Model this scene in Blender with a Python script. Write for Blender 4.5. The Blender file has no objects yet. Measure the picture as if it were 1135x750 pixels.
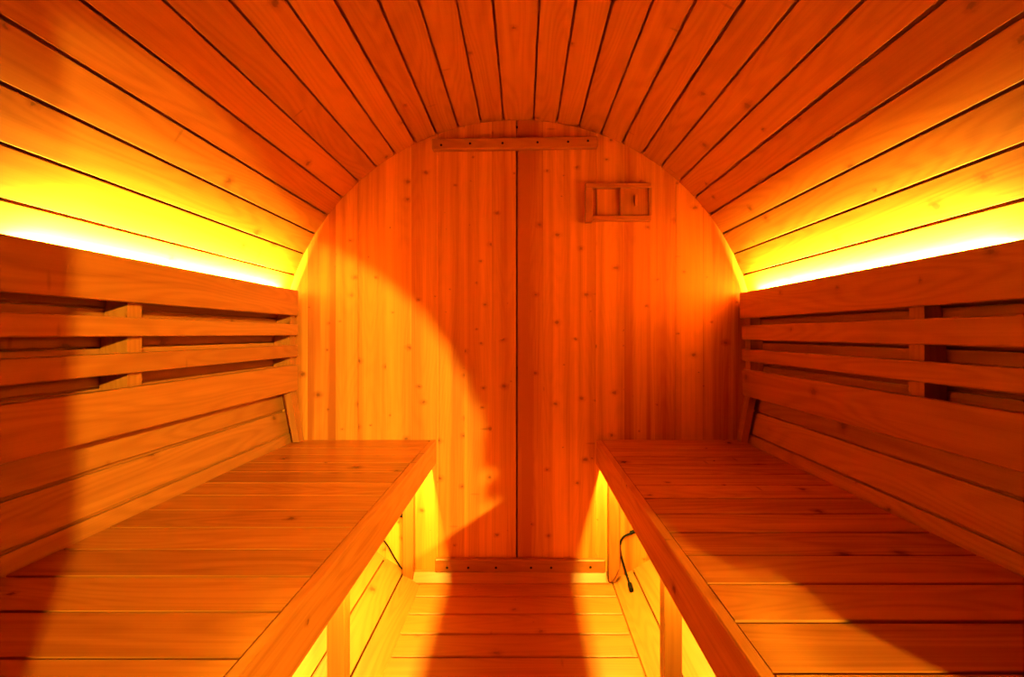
import bpy, bmesh, math, random
from mathutils import Matrix, Vector

# ------------------------------------------------------------------ camera, world, lights, exposure
scene = bpy.context.scene
COL = scene.collection
FPX = 510.0                       # focal length in pixels of the 1135 px wide frame
R = 0.95                          # inner radius of the barrel
S = R / 265.0                     # metres per pixel at the end wall
YW = FPX * S                      # distance of the end wall
AZ = 0.8676                       # height of the barrel axis over the floor
CX, CZ = 0.018, 0.968             # camera place
VX, VY = 580.0, 370.0             # where the barrel axis direction vanishes

cam_data = bpy.data.cameras.new('camera')
cam_data.sensor_fit = 'HORIZONTAL'
cam_data.sensor_width = 36.0
cam_data.lens = FPX / 1135.0 * 36.0
cam_data.shift_x = -(VX - 567.5) / 1135.0
cam_data.shift_y = -(375.0 - VY) / 1135.0
cam_data.clip_start = 0.01
cam = bpy.data.objects.new('camera', cam_data)
cam.location = (CX, 0, CZ)
cam.rotation_euler = (math.pi / 2, 0, 0)
COL.objects.link(cam)
scene.camera = cam

world = bpy.data.worlds.new('night')
world.use_nodes = True
world.node_tree.nodes['Background'].inputs['Color'].default_value = (1.0, 0.55, 0.3, 1)
world.node_tree.nodes['Background'].inputs['Strength'].default_value = 0.004
scene.world = world

scene.view_settings.view_transform = 'Standard'
scene.view_settings.look = 'None'
scene.view_settings.exposure = 0.1
scene.view_settings.gamma = 1.0
scene.view_settings.use_curve_mapping = False

LED = (1.0, 0.83, 0.065)
LED_TOP_W = 160.0
LED_LOW_W = 18.0
LED_Y0 = 0.86
LAMP = (1.0, 0.80, 0.10)
LAMP_W = 2700.0

def area_strip(name, x, y0, y1, z, width, direction, power, color):
    d = bpy.data.lights.new(name, 'AREA')
    d.shape = 'RECTANGLE'
    d.size = width
    d.size_y = y1 - y0
    d.energy = power
    d.color = color
    o = bpy.data.objects.new(name, d)
    zax = -Vector(direction).normalized()
    yax = Vector((0, 1, 0))
    xax = yax.cross(zax)
    o.matrix_world = Matrix((
        (xax.x, yax.x, zax.x, x), (xax.y, yax.y, zax.y, (y0 + y1) / 2),
        (xax.z, yax.z, zax.z, z), (0, 0, 0, 1)))
    COL.objects.link(o)
    return o

RAIL_TOP = {-1: 1.137, 1: 1.129}
STRIP_X = {-1: -0.888, 1: 0.893}
LOW_X = {-1: -0.3585, 1: 0.341}
for s in (-1, 1):
    area_strip('led_light', STRIP_X[s], LED_Y0, 1.745, RAIL_TOP[s] - 0.012, 0.009, (s * 0.92, 0, 0.39), LED_TOP_W, LED)
    area_strip('led_light', LOW_X[s], LED_Y0, 1.78, 0.514, 0.009, (s * 0.35, 0, -1), LED_LOW_W, LED)

ld = bpy.data.lights.new('garden_lamp', 'POINT')          # lamp outside, shining in through the round-topped opening
ld.energy = LAMP_W
ld.color = LAMP
ld.shadow_soft_size = 0.06
lo = bpy.data.objects.new('garden_lamp', ld)
lo.location = (2.834, -3.68, 2.203)
COL.objects.link(lo)

# ------------------------------------------------------------------ materials
def wood(name, light, dark, tone=0.16, streak=0.5, knots=1.0, rough=0.42, lam=0.0, cathedral=0.35, gate_at=0.7, kcell=(7.0, 8.0, 1)):
    m = bpy.data.materials.new(name)
    m.use_nodes = True
    nt = m.node_tree
    N, L = nt.nodes, nt.links
    bsdf = N['Principled BSDF']
    uv = N.new('ShaderNodeUVMap'); uv.uv_map = 'UVMap'
    rnd = N.new('ShaderNodeAttribute'); rnd.attribute_name = 'rnd'
    def vmul(v, sc):
        n = N.new('ShaderNodeVectorMath'); n.operation = 'MULTIPLY'
        L.new(v, n.inputs[0]); n.inputs[1].default_value = sc
        return n.outputs[0]
    def noise(v, scale=1.0, detail=2.0, rough_=0.5):
        n = N.new('ShaderNodeTexNoise'); n.noise_dimensions = '2D'
        n.inputs['Scale'].default_value = scale
        n.inputs['Detail'].default_value = detail
        n.inputs['Roughness'].default_value = rough_
        L.new(v, n.inputs['Vector'])
        return n.outputs['Fac']
    def mth(op, a, b=None, c=None, clamp=False):
        n = N.new('ShaderNodeMath'); n.operation = op; n.use_clamp = clamp
        for i, x in enumerate((a, b, c)):
            if x is None: continue
            if isinstance(x, (int, float)): n.inputs[i].default_value = x
            else: L.new(x, n.inputs[i])
        return n.outputs[0]
    def ramp(f, lo_, hi_):
        n = N.new('ShaderNodeMapRange'); n.interpolation_type = 'SMOOTHSTEP'
        L.new(f, n.inputs['Value'])
        n.inputs['From Min'].default_value = lo_; n.inputs['From Max'].default_value = hi_
        return n.outputs['Result']
    U = uv.outputs['UV']
    fine = noise(vmul(U, (3.0, 260.0, 1)), 1.0, 3.0)
    broad = noise(vmul(U, (0.9, 34.0, 1)), 1.0, 2.0)
    warp = noise(vmul(U, (1.1, 9.0, 1)), 1.0, 1.0)
    ring = mth('PINGPONG', mth('MULTIPLY', warp, 26.0), 1.0)
    ring = ramp(ring, 0.2, 1.0)
    # knots: cells of 0.22 x 0.11 m, some of them with a knot
    vo = N.new('ShaderNodeTexVoronoi'); vo.voronoi_dimensions = '2D'; vo.feature = 'F1'
    vo.inputs['Scale'].default_value = 1.0
    nz = N.new('ShaderNodeTexNoise'); nz.noise_dimensions = '2D'; nz.inputs['Scale'].default_value = 1.0; nz.inputs['Detail'].default_value = 2.0
    L.new(vmul(U, (70.0, 70.0, 1)), nz.inputs['Vector'])
    kv = N.new('ShaderNodeVectorMath'); kv.operation = 'MULTIPLY_ADD'
    L.new(nz.outputs['Color'], kv.inputs[0]); kv.inputs[1].default_value = (0.10, 0.10, 0)
    L.new(vmul(U, kcell), kv.inputs[2])
    L.new(kv.outputs[0], vo.inputs['Vector'])
    sep = N.new('ShaderNodeSeparateColor'); L.new(vo.outputs['Color'], sep.inputs[0])
    gate = mth('GREATER_THAN', sep.outputs[0], gate_at)
    rad = mth('MULTIPLY_ADD', sep.outputs[1], 0.075, 0.008)
    rel = mth('DIVIDE', vo.outputs['Distance'], rad)
    core = mth('MULTIPLY', mth('SUBTRACT', 1.0, ramp(rel, 0.55, 1.25)), gate)
    halo = mth('MULTIPLY', mth('SUBTRACT', 1.0, ramp(rel, 0.8, 3.2)), gate)
    # short curved side branches (moustache marks)
    vo2 = N.new('ShaderNodeTexVoronoi'); vo2.voronoi_dimensions = '2D'; vo2.feature = 'F1'
    vo2.inputs['Scale'].default_value = 1.0
    off = N.new('ShaderNodeVectorMath'); off.operation = 'ADD'
    L.new(vmul(U, (9.0, 6.0, 1)), off.inputs[0]); off.inputs[1].default_value = (3.7, 9.1, 0)
    sx = N.new('ShaderNodeVectorMath'); sx.operation = 'MULTIPLY'
    L.new(off.outputs[0], sx.inputs[0]); sx.inputs[1].default_value = (3.0, 1.0, 1)
    L.new(sx.outputs[0], vo2.inputs['Vector'])
    sep2 = N.new('ShaderNodeSeparateColor'); L.new(vo2.outputs['Color'], sep2.inputs[0])
    twig = mth('MULTIPLY', mth('SUBTRACT', 1.0, ramp(vo2.outputs['Distance'], 0.04, 0.16)),
               mth('GREATER_THAN', sep2.outputs[0], 0.975))
    g = mth('ADD', mth('MULTIPLY', fine, 0.45 * streak), mth('MULTIPLY', broad, 0.75 * streak))
    g = mth('ADD', g, mth('MULTIPLY', ring, cathedral * 0.5))
    if lam:
        g = mth('ADD', g, mth('MULTIPLY', ramp(noise(vmul(U, (0.25, 18.0, 1)), 1.0, 1.0), 0.35, 0.65), lam))
    g = mth('SUBTRACT', g, 0.55 * streak)
    g = mth('ADD', g, mth('MULTIPLY', mth('SUBTRACT', rnd.outputs['Fac'], 0.5), tone * 2))
    g = mth('ADD', g, mth('MULTIPLY', halo, 0.35 * knots))
    g = mth('ADD', g, 0.22, clamp=True)
    mix = N.new('ShaderNodeMix'); mix.data_type = 'RGBA'
    L.new(g, mix.inputs[0])
    mix.inputs[6].default_value = (*light, 1); mix.inputs[7].default_value = (*dark, 1)
    mk = N.new('ShaderNodeMix'); mk.data_type = 'RGBA'
    L.new(mth('MULTIPLY', mth('MAXIMUM', core, mth('MULTIPLY', twig, 0.6)), 0.7 * knots), mk.inputs[0])
    L.new(mix.outputs[2], mk.inputs[6]); mk.inputs[7].default_value = (0.12, 0.025, 0.004, 1)
    L.new(mk.outputs[2], bsdf.inputs['Base Color'])
    bsdf.inputs['Roughness'].default_value = rough
    bsdf.inputs['IOR'].default_value = 1.45
    bp = N.new('ShaderNodeBump'); bp.inputs['Strength'].default_value = 0.12; bp.inputs['Distance'].default_value = 0.0006
    L.new(mth('ADD', mth('MULTIPLY', fine, -1.0), mth('MULTIPLY', core, 0.6)), bp.inputs['Height'])
    L.new(bp.outputs[0], bsdf.inputs['Normal'])
    return m

def plain(name, color, rough=0.5, metal=0.0):
    m = bpy.data.materials.new(name)
    m.use_nodes = True
    nt = m.node_tree
    b = nt.nodes['Principled BSDF']
    n = nt.nodes.new('ShaderNodeTexNoise'); n.inputs['Scale'].default_value = 60
    mr = nt.nodes.new('ShaderNodeMapRange'); mr.inputs['To Min'].default_value = rough - 0.08; mr.inputs['To Max'].default_value = rough + 0.08
    nt.links.new(n.outputs['Fac'], mr.inputs['Value']); nt.links.new(mr.outputs['Result'], b.inputs['Roughness'])
    b.inputs['Base Color'].default_value = (*color, 1)
    b.inputs['Metallic'].default_value = metal
    b.inputs['Specular IOR Level'].default_value = 0.15
    return m

LIGHT, DARK = (0.50, 0.150, 0.026), (0.24, 0.05, 0.006)
M_STAVE = wood('stave_pine', LIGHT, DARK, tone=0.24, streak=0.7, cathedral=0.4, rough=0.45)
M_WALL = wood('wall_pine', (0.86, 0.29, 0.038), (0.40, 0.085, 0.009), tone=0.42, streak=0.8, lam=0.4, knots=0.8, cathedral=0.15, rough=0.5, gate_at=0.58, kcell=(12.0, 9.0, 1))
M_BENCH = wood('bench_pine', (0.55, 0.150, 0.020), (0.24, 0.045, 0.004), tone=0.24, streak=0.85, cathedral=0.35, rough=0.24, knots=0.9)
M_RAIL = wood('backrest_pine', (0.46, 0.132, 0.021), (0.22, 0.044, 0.005), tone=0.15, streak=0.7, cathedral=0.4, rough=0.38, knots=0.8)
M_FLOOR = wood('floor_pine', LIGHT, DARK, tone=0.12, streak=0.45, cathedral=0.3, rough=0.4, knots=0.7)
M_FRONT = wood('front_dark_stained_pine', (0.10, 0.04, 0.015), (0.05, 0.018, 0.007))
M_SCREW = plain('screw_steel', (0.02, 0.012, 0.01), 0.45, 0.6)
M_RUBBER = plain('black_rubber', (0.006, 0.003, 0.002), 0.75)
M_WIRE = plain('brown_wire', (0.16, 0.02, 0.01), 0.5)
M_TAPE = plain('led_tape', (0.7, 0.7, 0.68), 0.5)

# ------------------------------------------------------------------ mesh helpers
rng = random.Random(7)

def new_bm():
    bm = bmesh.new()
    bm.loops.layers.uv.new('UVMap')
    bm.faces.layers.float.new('rnd')
    return bm

def board(bm, center, ax_l, ax_w, ax_t, size, ch=0.002, seg=1, tone=None):
    """A chamfered board: grain runs along ax_l."""
    l, w, t = size
    tmp = bmesh.new()
    bmesh.ops.create_cube(tmp, size=1.0)
    bmesh.ops.scale(tmp, vec=(l, w, t), verts=tmp.verts)
    if ch > 0:
        bmesh.ops.bevel(tmp, geom=list(tmp.edges), offset=ch, offset_type='OFFSET', segments=seg, profile=0.5, affect='EDGES')
    tmp.normal_update()
    al, aw, at = Vector(ax_l).normalized(), Vector(ax_w).normalized(), Vector(ax_t).normalized()
    c = Vector(center)
    flip = al.cross(aw).dot(at) < 0
    uvl = bm.loops.layers.uv.active
    rl = bm.faces.layers.float['rnd']
    ou, ov = rng.uniform(0, 40), rng.uniform(0, 40)
    tn = rng.random() if tone is None else tone
    vm = {}
    for v in tmp.verts:
        p = v.co
        vm[v] = bm.verts.new(c + al * p.x + aw * p.y + at * p.z)
    for f in tmp.faces:
        vs = [vm[v] for v in f.verts]
        src = list(f.verts)
        if flip:
            vs.reverse(); src.reverse()
        nf = bm.faces.new(vs)
        nf[rl] = tn
        n = f.normal
        for lp, v in zip(nf.loops, src):
            p = v.co
            if abs(n.x) > 0.75: q = (p.z, p.y)
            elif abs(n.z) >= abs(n.y): q = (p.x, p.y)
            else: q = (p.x, p.z + w)
            lp[uvl].uv = (q[0] + ou, q[1] + ov)
    tmp.free()

def prism(bm, poly, origin, au, av, an, depth, grain='v', tone=None):
    """Extrude a 2D polygon (u, v) by depth along an; grain along u or v."""
    o, U, V, Nn = Vector(origin), Vector(au), Vector(av), Vector(an)
    uvl = bm.loops.layers.uv.active
    rl = bm.faces.layers.float['rnd']
    ou, ov = rng.uniform(0, 40), rng.uniform(0, 40)
    tn = rng.random() if tone is None else tone
    a = [bm.verts.new(o + U * p[0] + V * p[1]) for p in poly]
    b = [bm.verts.new(o + U * p[0] + V * p[1] + Nn * depth) for p in poly]
    n = len(poly)
    def put(vs, coords):
        f = bm.faces.new(vs); f[rl] = tn
        for lp, q in zip(f.loops, coords):
            lp[uvl].uv = (q[0] + ou, q[1] + ov)
    def gc(p, d):
        return (p[1], p[0] + d) if grain == 'v' else (p[0], p[1] + d)
    put(a[::-1], [gc(p, 0) for p in poly[::-1]])
    put(b, [gc(p, 0) for p in poly])
    for i in range(n):
        j = (i + 1) % n
        put([a[i], a[j], b[j], b[i]], [gc(poly[i], 0), gc(poly[j], 0), gc(poly[j], depth), gc(poly[i], depth)])

def obj(name, bm, mat, parent=None, loc=None):
    bmesh.ops.recalc_face_normals(bm, faces=bm.faces)
    me = bpy.data.meshes.new(name)
    bm.to_mesh(me); bm.free()
    me.materials.append(mat)
    o = bpy.data.objects.new(name, me)
    COL.objects.link(o)
    if parent is not None:
        o.parent = parent
        o.matrix_parent_inverse = parent.matrix_basis.inverted()
    return o

def thing(name, label, cat, loc=(0, 0, 0), group=None):
    o = bpy.data.objects.new(name, None)
    o.empty_display_size = 0.05
    o.location = loc
    COL.objects.link(o)
    tag(o, label, cat, group)
    return o

def tag(o, label, cat, group=None):
    o['label'] = label
    o['category'] = cat
    if group: o['group'] = group

def structure(name, bm, mat, label=None):
    o = obj(name, bm, mat)
    o['kind'] = 'structure'
    if label:
        o['label'] = label
    return o

def tube(bm, pts, r, n=8, sub=6):
    """A round cable through pts (Catmull-Rom)."""
    P = [Vector(p) for p in pts]
    Q = []
    for i in range(len(P) - 1):
        p0, p1, p2, p3 = P[max(i - 1, 0)], P[i], P[i + 1], P[min(i + 2, len(P) - 1)]
        for k in range(sub):
            t = k / sub
            Q.append(0.5 * ((2 * p1) + (p2 - p0) * t + (2 * p0 - 5 * p1 + 4 * p2 - p3) * t * t + (3 * p1 - p0 - 3 * p2 + p3) * t ** 3))
    Q.append(P[-1])
    rings = []
    ref = Vector((0.3, 1, 0.2)).normalized()
    for i, q in enumerate(Q):
        d = (Q[min(i + 1, len(Q) - 1)] - Q[max(i - 1, 0)]).normalized()
        a = d.cross(ref).normalized(); b = d.cross(a)
        rings.append([bm.verts.new(q + (a * math.cos(2 * math.pi * k / n) + b * math.sin(2 * math.pi * k / n)) * r) for k in range(n)])
    for A, B in zip(rings, rings[1:]):
        for k in range(n):
            f = bm.faces.new((A[k], A[(k + 1) % n], B[(k + 1) % n], B[k])); f.smooth = True
    bm.faces.new(rings[0][::-1]); bm.faces.new(rings[-1])

def disc(bm, c, ax, r, h, n=14):
    """Low domed screw head on c, pointing along ax."""
    z = Vector(ax).normalized()
    x = z.orthogonal().normalized(); y = z.cross(x)
    c = Vector(c)
    prof = [(r, 0), (r, h * 0.5), (r * 0.75, h), (r * 0.35, h), (r * 0.25, h * 0.55)]
    rings = [[bm.verts.new(c + (x * math.cos(2 * math.pi * k / n) + y * math.sin(2 * math.pi * k / n)) * rr + z * hh) for k in range(n)] for rr, hh in prof]
    for A, B in zip(rings, rings[1:]):
        for k in range(n):
            bm.faces.new((A[k], A[(k + 1) % n], B[(k + 1) % n], B[k]))
    bm.faces.new(rings[-1]); bm.faces.new(rings[0][::-1])

def at(u, v, y):                                            # the point seen at photo pixel (u, v) at distance y
    return Vector((CX + (u - VX) / FPX * y, y, CZ - (v - VY) / FPX * y))

def on_barrel(u, v, inset=0.006, ymax=YW - 0.008):          # where that sight line meets the staves (or the end wall)
    dx, dz = (u - VX) / FPX, -(v - VY) / FPX
    rr = R - inset
    a = dx * dx + dz * dz; b = 2 * (dx * CX + dz * (CZ - AZ)); c = CX * CX + (CZ - AZ) ** 2 - rr * rr
    t = (-b + math.sqrt(b * b - 4 * a * c)) / (2 * a)
    return at(u, v, min(t, ymax))

def half_width(z, r=R):
    return math.sqrt(max(r * r - (z - AZ) ** 2, 0))

# ------------------------------------------------------------------ the barrel: staves left, right and overhead
Y0, Y1 = -0.11, YW + 0.05
STEP = 5.48
seams = [3.6 + STEP * k for k in range(30)]
edges = [-a for a in reversed(seams)] + seams
GAP, TH = 0.0066, 0.034
shells = {'wall_left': new_bm(), 'ceiling': new_bm(), 'wall_right': new_bm()}
for a0, a1 in zip(edges, edges[1:]):
    mid = (a0 + a1) / 2
    key = 'wall_left' if mid < -63 else 'wall_right' if mid > 63 else 'ceiling'
    bm = shells[key]
    am = math.radians(mid)
    rad = Vector((math.sin(am), 0, math.cos(am)))
    tan = Vector((math.cos(am), 0, -math.sin(am)))
    half = math.radians((a1 - a0) / 2)
    apo = R * math.cos(half) + 0.0005
    w = 2 * apo * math.tan(half) - GAP * rng.uniform(0.75, 1.3)
    c = Vector((0, (Y0 + Y1) / 2, AZ)) + rad * (apo + TH / 2)
    board(bm, c, (0, 1, 0), tan, rad, (Y1 - Y0, w, TH), ch=0.0007)
    # tongue that closes the joint behind the gap
    j = math.radians(a1)
    rj = Vector((math.sin(j), 0, math.cos(j))); tj = Vector((math.cos(j), 0, -math.sin(j)))
    board(bm, Vector((0, (Y0 + Y1) / 2, AZ)) + rj * (R + 0.027), (0, 1, 0), tj, rj, (Y1 - Y0, 0.02, 0.014), ch=0, tone=0.9)
for k, bm in shells.items():
    structure(k, bm, M_STAVE)

# ------------------------------------------------------------------ end wall of upright boards
bm = new_bm()
xs = []
panel = [(309, 341, 372, 397), (397, 428, 456, 485), (485, 515, 545, 572.2), (573.6, 602, 632, 661), (661, 692, 721, 749), (749, 779, 812, 842)]
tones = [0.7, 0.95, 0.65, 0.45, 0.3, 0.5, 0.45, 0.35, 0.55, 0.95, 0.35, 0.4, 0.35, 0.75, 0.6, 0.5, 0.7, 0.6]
RO = R + 0.012
k = 0
for p in panel:
    for i in range(3):
        g0 = 0.0009 if i == 0 else 0.0001
        x0 = (p[i] - 575) * S + g0
        x1 = (p[i + 1] - 575) * S - (0.0009 if i == 2 else 0.0001)
        top = []; bot = []
        for q in range(9):
            x = x0 + (x1 - x0) * q / 8
            h = math.sqrt(max(RO * RO - x * x, 0.0))
            top.append((x, AZ + h)); bot.append((x, max(AZ - h, -0.04)))
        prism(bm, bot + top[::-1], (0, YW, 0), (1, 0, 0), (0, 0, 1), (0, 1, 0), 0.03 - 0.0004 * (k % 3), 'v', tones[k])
        k += 1
# added pale beads, standing in for light caught on two joint edges
for px, lo_, hi_ in ((485, 630, 172), (660.8, 615, 168)):
    zl, zh = CZ - (lo_ - VY) * S, CZ - (hi_ - VY) * S
    board(bm, ((px - 575) * S, YW - 0.0008, (zl + zh) / 2), (0, 0, 1), (1, 0, 0), (0, -1, 0), (zh - zl, 0.0042, 0.0022), ch=0.0008, tone=0.0)
# battens behind the joints
board(bm, (0, YW + 0.036, AZ), (0, 0, 1), (1, 0, 0), (0, 1, 0), (1.86, 1.86, 0.012), ch=0, tone=0.9)
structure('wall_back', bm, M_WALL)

# ------------------------------------------------------------------ front wall (behind the camera) with the round-topped opening
bm = new_bm()
AX, AZ2, AR, AL = 0.224, 0.956, 0.719, -0.087
YF0, YF1 = -0.10, -0.06
n = 200
for i in range(n):
    xa = -RO + 2 * RO * i / n; xb = -RO + 2 * RO * (i + 1) / n
    ha, hb = math.sqrt(max(RO * RO - xa * xa, 0)), math.sqrt(max(RO * RO - xb * xb, 0))
    la, lb = max(AZ - ha, -0.04), max(AZ - hb, -0.04)
    xm = (xa + xb) / 2
    tone = 0.3 + 0.5 * ((int((xm + 1) / 0.095) * 37) % 10) / 10
    if AL <= xm <= AX + AR:
        da, db = math.sqrt(max(AR * AR - (xa - AX) ** 2, 0)), math.sqrt(max(AR * AR - (xb - AX) ** 2, 0))
        parts = [[(xa, la), (xb, lb), (xb, AZ2 - db), (xa, AZ2 - da)], [(xa, AZ2 + da), (xb, AZ2 + db), (xb, AZ + hb), (xa, AZ + ha)]]
    else:
        parts = [[(xa, la), (xb, lb), (xb, AZ + hb), (xa, AZ + ha)]]
    for poly in parts:
        if max(q[1] for q in poly[2:]) - min(q[1] for q in poly[:2]) < 1e-4: continue
        if poly[2][1] <= poly[1][1] or poly[3][1] <= poly[0][1]: continue
        prism(bm, poly, (0, YF0, 0), (1, 0, 0), (0, 0, 1), (0, 1, 0), YF1 - YF0, 'v', tone)
structure('wall_front', bm, M_FRONT)

# ------------------------------------------------------------------ floor of crosswise boards between two edge rails
bm = new_bm()
FL, FR = -0.410, 0.392
fs = [YW - 0.0005, 1.802] + [1.802 - 0.1055 * i for i in range(1, 19)]
for a, b in zip(fs, fs[1:]):
    a, b = b, a
    if b < -0.1: continue
    g = 0.006
    board(bm, ((FL + FR) / 2, (a + b) / 2, -0.0125), (1, 0, 0), (0, 1, 0), (0, 0, 1), (FR - FL - 0.056, b - a - g, 0.025), ch=0.0025)
for x in (FL + 0.0125, FR - 0.0125):
    board(bm, (x, (Y0 + YW) / 2, -0.0125), (0, 1, 0), (1, 0, 0), (0, 0, 1), (YW - Y0, 0.025, 0.0255), ch=0.002)
board(bm, (0, (Y0 + Y1) / 2, -0.036), (0, 1, 0), (1, 0, 0), (0, 0, 1), (Y1 - Y0, 0.80, 0.016), ch=0, tone=0.95)
structure('floor', bm, M_FLOOR)

bm = new_bm()
x0, x1 = CX + (459.5 - VX) * S, CX + (672 - VX) * S
prism(bm, [(YW, 0.0003), (YW - 0.048, 0.0003), (YW - 0.048, 0.006), (YW - 0.020, 0.033), (YW, 0.033)], (x0, 0, 0), (0, 1, 0), (0, 0, 1), (1, 0, 0), x1 - x0, 'n', 0.2)
for f in bm.faces:
    for lp in f.loops:
        lp[bm.loops.layers.uv.active].uv = (lp.vert.co.x, lp.vert.co.y + lp.vert.co.z)
structure('trim_1', bm, M_FLOOR, 'low pine sill strip along the foot of the end wall')

# ------------------------------------------------------------------ benches
def bench(s, label):
    root = thing('bench', label, 'bench', (s * 0.6, 0.9, 0), 'wall benches along the barrel')
    top = 0.5485
    inner = -0.328 if s < 0 else 0.306
    pl_in = inner + s * 0.0225
    first, pitch = (0.5963, 0.1004) if s < 0 else (0.57, 0.1014)
    ys = [first + pitch * k for k in range(-6, 12)]
    ys = [-0.055] + ys + [YW - 0.001]
    bm = new_bm()
    for a, b in zip(ys, ys[1:]):
        if b - a < 0.02: continue
        dz = rng.uniform(-0.0012, 0.0006)
        # ends follow the staves: the outer end is cut on the slope of the barrel
        xo_t, xo_b = half_width(top) - 0.003, half_width(top - 0.026) - 0.004
        g, c = (0.0028, 0.0005) if s < 0 else (0.0026, 0.0014)
        poly = [(a + g, top - 0.026), (b - g, top - 0.026), (b - g, top - c), (b - g - c, top + dz), (a + g + c, top + dz), (a + g, top - c)]
        L_ = xo_b - abs(pl_in)
        bm2_start = s * xo_b
        prism(bm, poly, (s * abs(pl_in), 0, 0), (0, 1, 0), (0, 0, 1), (s, 0, 0), L_, 'n')
        if b < YW - 0.01:                                     # tongue in the joint
            lip = [(b - 0.004, top - 0.025), (b + 0.004, top - 0.025), (b + 0.004, top - 0.020), (b - 0.004, top - 0.020)]
            prism(bm, lip, (s * abs(pl_in), 0, 0), (0, 1, 0), (0, 0, 1), (s, 0, 0), L_, 'n', 0.9)
    fix_cross_grain(bm, s)
    obj('seat', bm, M_BENCH, root)
    bm = new_bm()
    board(bm, (inner + s * 0.011, (YW - 0.057) / 2, top - 0.0475), (0, 1, 0), (0, 0, 1), (1, 0, 0), (YW + 0.055, 0.095, 0.022), ch=0.003, seg=2)
    obj('front_apron', bm, M_BENCH, root)
    lx = -0.41 if s < 0 else 0.351
    for y in ((1.788, 1.10, 0.40) if s < 0 else (1.788, 1.085, 0.40)):
        bm = new_bm()
        w = 0.042
        zb = 0.0 if abs(lx) + w < 0.385 else 0.006
        poly = [(lx, 0.004), (lx + s * w * 0.55, 0.004), (lx + s * w, max(0.03, AZ - half_width_x(abs(lx) + w) + 0.004)), (lx + s * w, top - 0.0265), (lx, top - 0.0265)]
        prism(bm, poly, (0, y, 0), (1, 0, 0), (0, 0, 1), (0, 1, 0), 0.038, 'v', 0.4)
        bmesh.ops.bevel(bm, geom=[e for e in bm.edges if abs((e.verts[0].co - e.verts[1].co).normalized().z) > 0.9], offset=0.002, segments=1, affect='EDGES')
        obj('leg', bm, M_RAIL, root)
    return root

def half_width_x(x):
    return math.sqrt(max(R * R - x * x, 0))

def fix_cross_grain(bm, s):
    """Seat boards run crosswise: map the grain along x, each board with its own piece of wood."""
    uvl = bm.loops.layers.uv.active
    rl = bm.faces.layers.float['rnd']
    for f in bm.faces:
        k = f[rl]
        for lp in f.loops:
            p = lp.vert.co
            lp[uvl].uv = (p.x + k * 37.0, p.y + p.z * 0.7 + k * 91.0)

bench(-1, 'left pine bench of crosswise boards with wide lit seat below the pale beam')
bench(1, 'right pine bench of crosswise boards with diagonal shadow and black cable below')

# ------------------------------------------------------------------ backrests
def backrest(s, label):
    root = thing('backrest', label, 'backrest', (s * 0.88, 0.9, 0.5485), 'slatted backrests above the benches')
    q = 1.8 / FPX
    if s < 0:
        rows = [('top_rail', -0.861, 48, 20.2), ('slat', -0.861, 10.5, -1.5), ('slat', -0.862, -12, -25), ('lower_board', -0.863, -34, -62.5)]
        yend = 1.80; mids = (1.047,)
    else:
        rows = [('top_rail', 0.866, 45.7, 17), ('slat', 0.874, 9.5, -6.5), ('slat', 0.875, -16.6, -29.6), ('lower_board', 0.877, -39, -68)]
        yend = 1.805; mids = (1.0085,)
    back = 0.0
    for name, x, t, b in rows:
        bm = new_bm()
        zt, zb = CZ + t * q, CZ + b * q
        th = 0.020
        board(bm, (x + s * th / 2, (yend - 0.055) / 2, (zt + zb) / 2), (0, 1, 0), (0, 0, 1), (1, 0, 0), (yend + 0.055, zt - zb, th), ch=0.003, seg=2)
        obj(name, bm, M_RAIL, root)
        back = max(back, abs(x) + th)
    rt = CZ + rows[0][2] * q
    bm = new_bm()                                             # unseen shelf added to stop LED light spilling down behind the slats
    r0 = abs(rows[0][1]) + 0.0205
    r1 = half_width(rt - 0.026) - 0.002
    board(bm, (s * (r0 + r1) / 2, (yend - 0.055) / 2, rt - 0.026), (0, 1, 0), (1, 0, 0), (0, 0, 1), (yend + 0.055, r1 - r0, 0.008), ch=0.001)
    obj('light_block_ledge', bm, M_RAIL, root)
    for y in (1.777 if s < 0 else 1.781,) + mids:
        bm = new_bm()
        ztop = rt - 0.035
        lowb = CZ + rows[3][3] * q
        zlow = 0.5495 if y > 1.5 else lowb + 0.008
        zs = [zlow + (ztop - zlow) * i / 14 for i in range(15)]
        outer = [(s * (half_width(z) - 0.003), z) for z in zs if z > lowb or y < 1.5]
        foot = -0.848 if s < 0 else 0.862
        inner = [(s * back, ztop), (s * back, lowb), (s * (back - 0.004), lowb - 0.012), (foot, 0.5495), (foot + s * 0.024, 0.5495), (s * (back + 0.022), lowb - 0.012)]
        if y < 1.5: inner = [(s * back, ztop), (s * back, zlow)]
        prism(bm, outer + inner, (0, y, 0), (1, 0, 0), (0, 0, 1), (0, 1, 0), 0.04, 'v', 0.35)
        obj('post', bm, M_RAIL, root)
    return root

backrest(-1, 'slatted pine backrest over the left bench, partly lit by a pale beam')
backrest(1, 'slatted pine backrest over the right bench, evenly dim orange')

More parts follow.
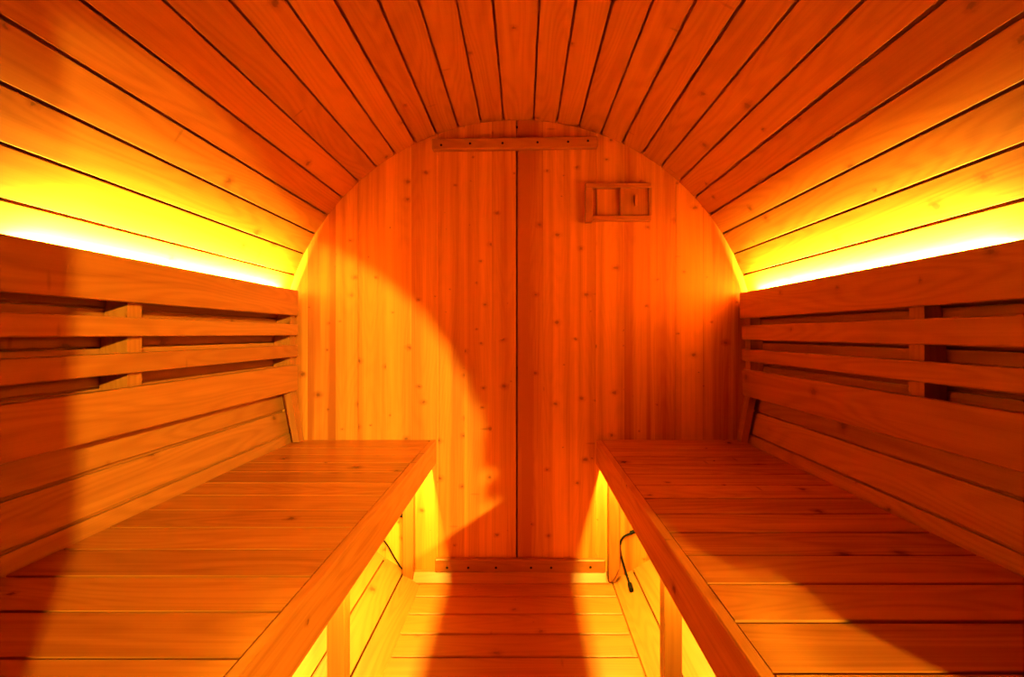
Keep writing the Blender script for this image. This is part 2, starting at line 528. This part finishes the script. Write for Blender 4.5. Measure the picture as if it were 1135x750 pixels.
# ------------------------------------------------------------------ LED strips tucked behind the top rails and under the seats
for s, side in ((-1, 'left'), (1, 'right')):
    bm = new_bm()
    y0, y1 = LED_Y0, 1.745
    ax = Vector((s * 0.92, 0, 0.39)).normalized()
    board(bm, Vector((STRIP_X[s] - s * 0.0035, (y0 + y1) / 2, RAIL_TOP[s] - 0.0142)), (0, 1, 0), (ax.z, 0, -ax.x), ax, (y1 - y0, 0.012, 0.004), ch=0.0008)
    o = obj('led_strip', bm, M_TAPE)
    tag(o, f'glowing LED strip hidden behind the top rail of the {side} backrest', 'led strip', 'LED strips')
    bm = new_bm()
    ax = Vector((s * 0.35, 0, -1)).normalized()
    board(bm, Vector((LOW_X[s], (LED_Y0 + 1.78) / 2, 0.5168)), (0, 1, 0), (ax.z, 0, -ax.x), ax, (1.78 - LED_Y0, 0.012, 0.003), ch=0.0008)
    o = obj('led_strip', bm, M_TAPE)
    tag(o, f'glowing LED strip under the {side} bench behind its front apron', 'led strip', 'LED strips')

# ------------------------------------------------------------------ battens on the end wall, with screws
def batten(label, quad, depth, screws):
    pts = [at(u, v, YW - depth) for u, v in quad]
    root = thing('batten', label, 'batten', ((pts[0] + pts[2]) / 2), 'battens screwed across the end wall')
    a, b, c, d = pts                                          # top left, top right, bottom right, bottom left
    L_ = ((b - a).length + (c - d).length) / 2; w = ((d - a).length + (c - b).length) / 2
    al = ((b - a) + (c - d)).normalized(); aw = Vector((-al.z, 0, al.x))
    ctr = (a + b + c + d) / 4; ctr.y = YW - depth / 2
    bm = new_bm()
    board(bm, ctr, al, aw, (0, -1, 0), (L_, w, depth), ch=0.003, tone=0.55)
    obj('board', bm, M_RAIL, root)
    for u, v in screws:
        bm = new_bm()
        disc(bm, at(u, v, YW - depth) + Vector((0, 0.0005, 0)), (0, -1, 0), 0.0048, 0.0015)
        obj('screw', bm, M_SCREW, root)

batten('pine batten with dark screws across the top of the end wall',
       [(478, 154), (662, 150), (663, 163), (479, 165)], 0.030,
       [(489, 160.7), (521, 158.9), (557, 158.5), (595.8, 157.6), (629.7, 157), (651.7, 156)])
batten('pine batten with dark screws at the foot of the end wall above the floor',
       [(482, 620), (671, 621), (671, 635), (482, 634)], 0.024,
       [(495.5, 629), (519, 629), (549.7, 629), (588.6, 629), (611, 629), (654.5, 628.5)])

# ------------------------------------------------------------------ sliding vent high on the end wall
vent = thing('sliding_vent', 'small framed wooden air vent with sliding panel, high right on the end wall', 'vent', at(686, 223, YW))
def vent_piece(bm, u0, v0, u1, v1, depth, back=0.0, tilt=0.0, tone=None):
    y = YW - back - depth
    a, b = at(u0, v0, y), at(u1, v1, y)
    c = (a + b) / 2; c.y = y + depth / 2
    w, h = abs(b.x - a.x), abs(b.z - a.z)
    t = math.radians(tilt)
    if w > h:
        board(bm, c, (math.cos(t), 0, math.sin(t)), (-math.sin(t), 0, math.cos(t)), (0, -1, 0), (w, h, depth), ch=0.0018, tone=tone)
    else:
        board(bm, c, (0, 0, 1), (1, 0, 0), (0, -1, 0), (h, w, depth), ch=0.0018, tone=tone)
bm = new_bm()
vent_piece(bm, 649, 202.5, 722, 207.5, 0.026, tone=0.5)          # top rail
vent_piece(bm, 656.8, 238.5, 722, 244, 0.024, tone=0.35)         # bottom rail
vent_piece(bm, 649, 207.5, 656.8, 246, 0.024, tone=0.45)         # left stile
vent_piece(bm, 719.6, 207.5, 722.6, 238.5, 0.022, tone=0.6)      # right stile
vent_piece(bm, 660.6, 208, 662.4, 238.2, 0.008, tone=0.2)          # guide of the opening
obj('frame', bm, M_RAIL, vent)
bm = new_bm()
vent_piece(bm, 690, 208, 719, 238.2, 0.012, tone=0.55)
vent_piece(bm, 687.5, 208, 692, 238.2, 0.020, tone=0.35)
pn = obj('sliding_panel', bm, M_RAIL, vent)
bm = new_bm()
vent_piece(bm, 704, 215.5, 707, 228, 0.012, back=0.012, tone=0.3)
obj('handle', bm, M_RAIL, vent)

# ------------------------------------------------------------------ cables
bm = new_bm()
tube(bm, [at(424, 597, YW - 0.006), at(430, 605, YW - 0.006), at(438, 619, YW - 0.006), at(446, 631, YW - 0.006), at(452, 639.5, YW - 0.006), at(460, 641, YW - 0.007)], 0.0030)
tag(obj('cable', bm, M_RUBBER), 'thin dark cable along the wall foot under the far end of the left bench', 'cable')
bm = new_bm()
p = at(444.5, 570.5, 1.812)
for dz, x0, x1 in ((0.006, -0.004, 0.005), (-0.005, -0.010, 0.005)):
    tube(bm, [p + Vector((x0, 0, dz)), p + Vector((0, -0.003, dz + 0.001)), p + Vector((x1, 0, dz))], 0.0038)
board(bm, p + Vector((0.004, 0.006, 0)), (0, 0, 1), (1, 0, 0), (0, 1, 0), (0.02, 0.008, 0.018), ch=0.001)
tag(obj('cable_clip', bm, M_RUBBER), 'tiny dark cable clip beside the far leg of the left bench', 'cable clip')

root = thing('power_cable', 'black cable with a plug hanging beneath the far end of the right bench', 'cable', on_barrel(693, 625))
bm = new_bm()
tube(bm, [on_barrel(706, 589), on_barrel(699, 591), on_barrel(691, 595), on_barrel(687.6, 602), on_barrel(688, 613), on_barrel(691, 625), on_barrel(695, 638), on_barrel(698, 648)], 0.0042)
obj('cord', bm, M_RUBBER, root)
bm = new_bm()
a, b = on_barrel(698, 647, 0.008), on_barrel(700, 654, 0.008)
tube(bm, [a, (a + b) / 2, b], 0.0085, 10, 3)
obj('plug', bm, M_RUBBER, root)
bm = new_bm()
a, b = on_barrel(698.5, 590.5, 0.01), on_barrel(703.5, 588.5, 0.01)
tube(bm, [a, (a + b) / 2, b], 0.007, 10, 3)
obj('connector', bm, M_RUBBER, root)

bm = new_bm()
tube(bm, [at(688, 604, 1.80), at(687.4, 618, 1.795), at(686, 630, 1.790), at(682, 640, 1.785), at(676.5, 645, 1.78), at(673.2, 640, 1.775), at(672.4, 633, 1.775)], 0.002)
tag(obj('wire', bm, M_WIRE), 'thin reddish wire looped round the foot of the right far bench leg', 'wire')
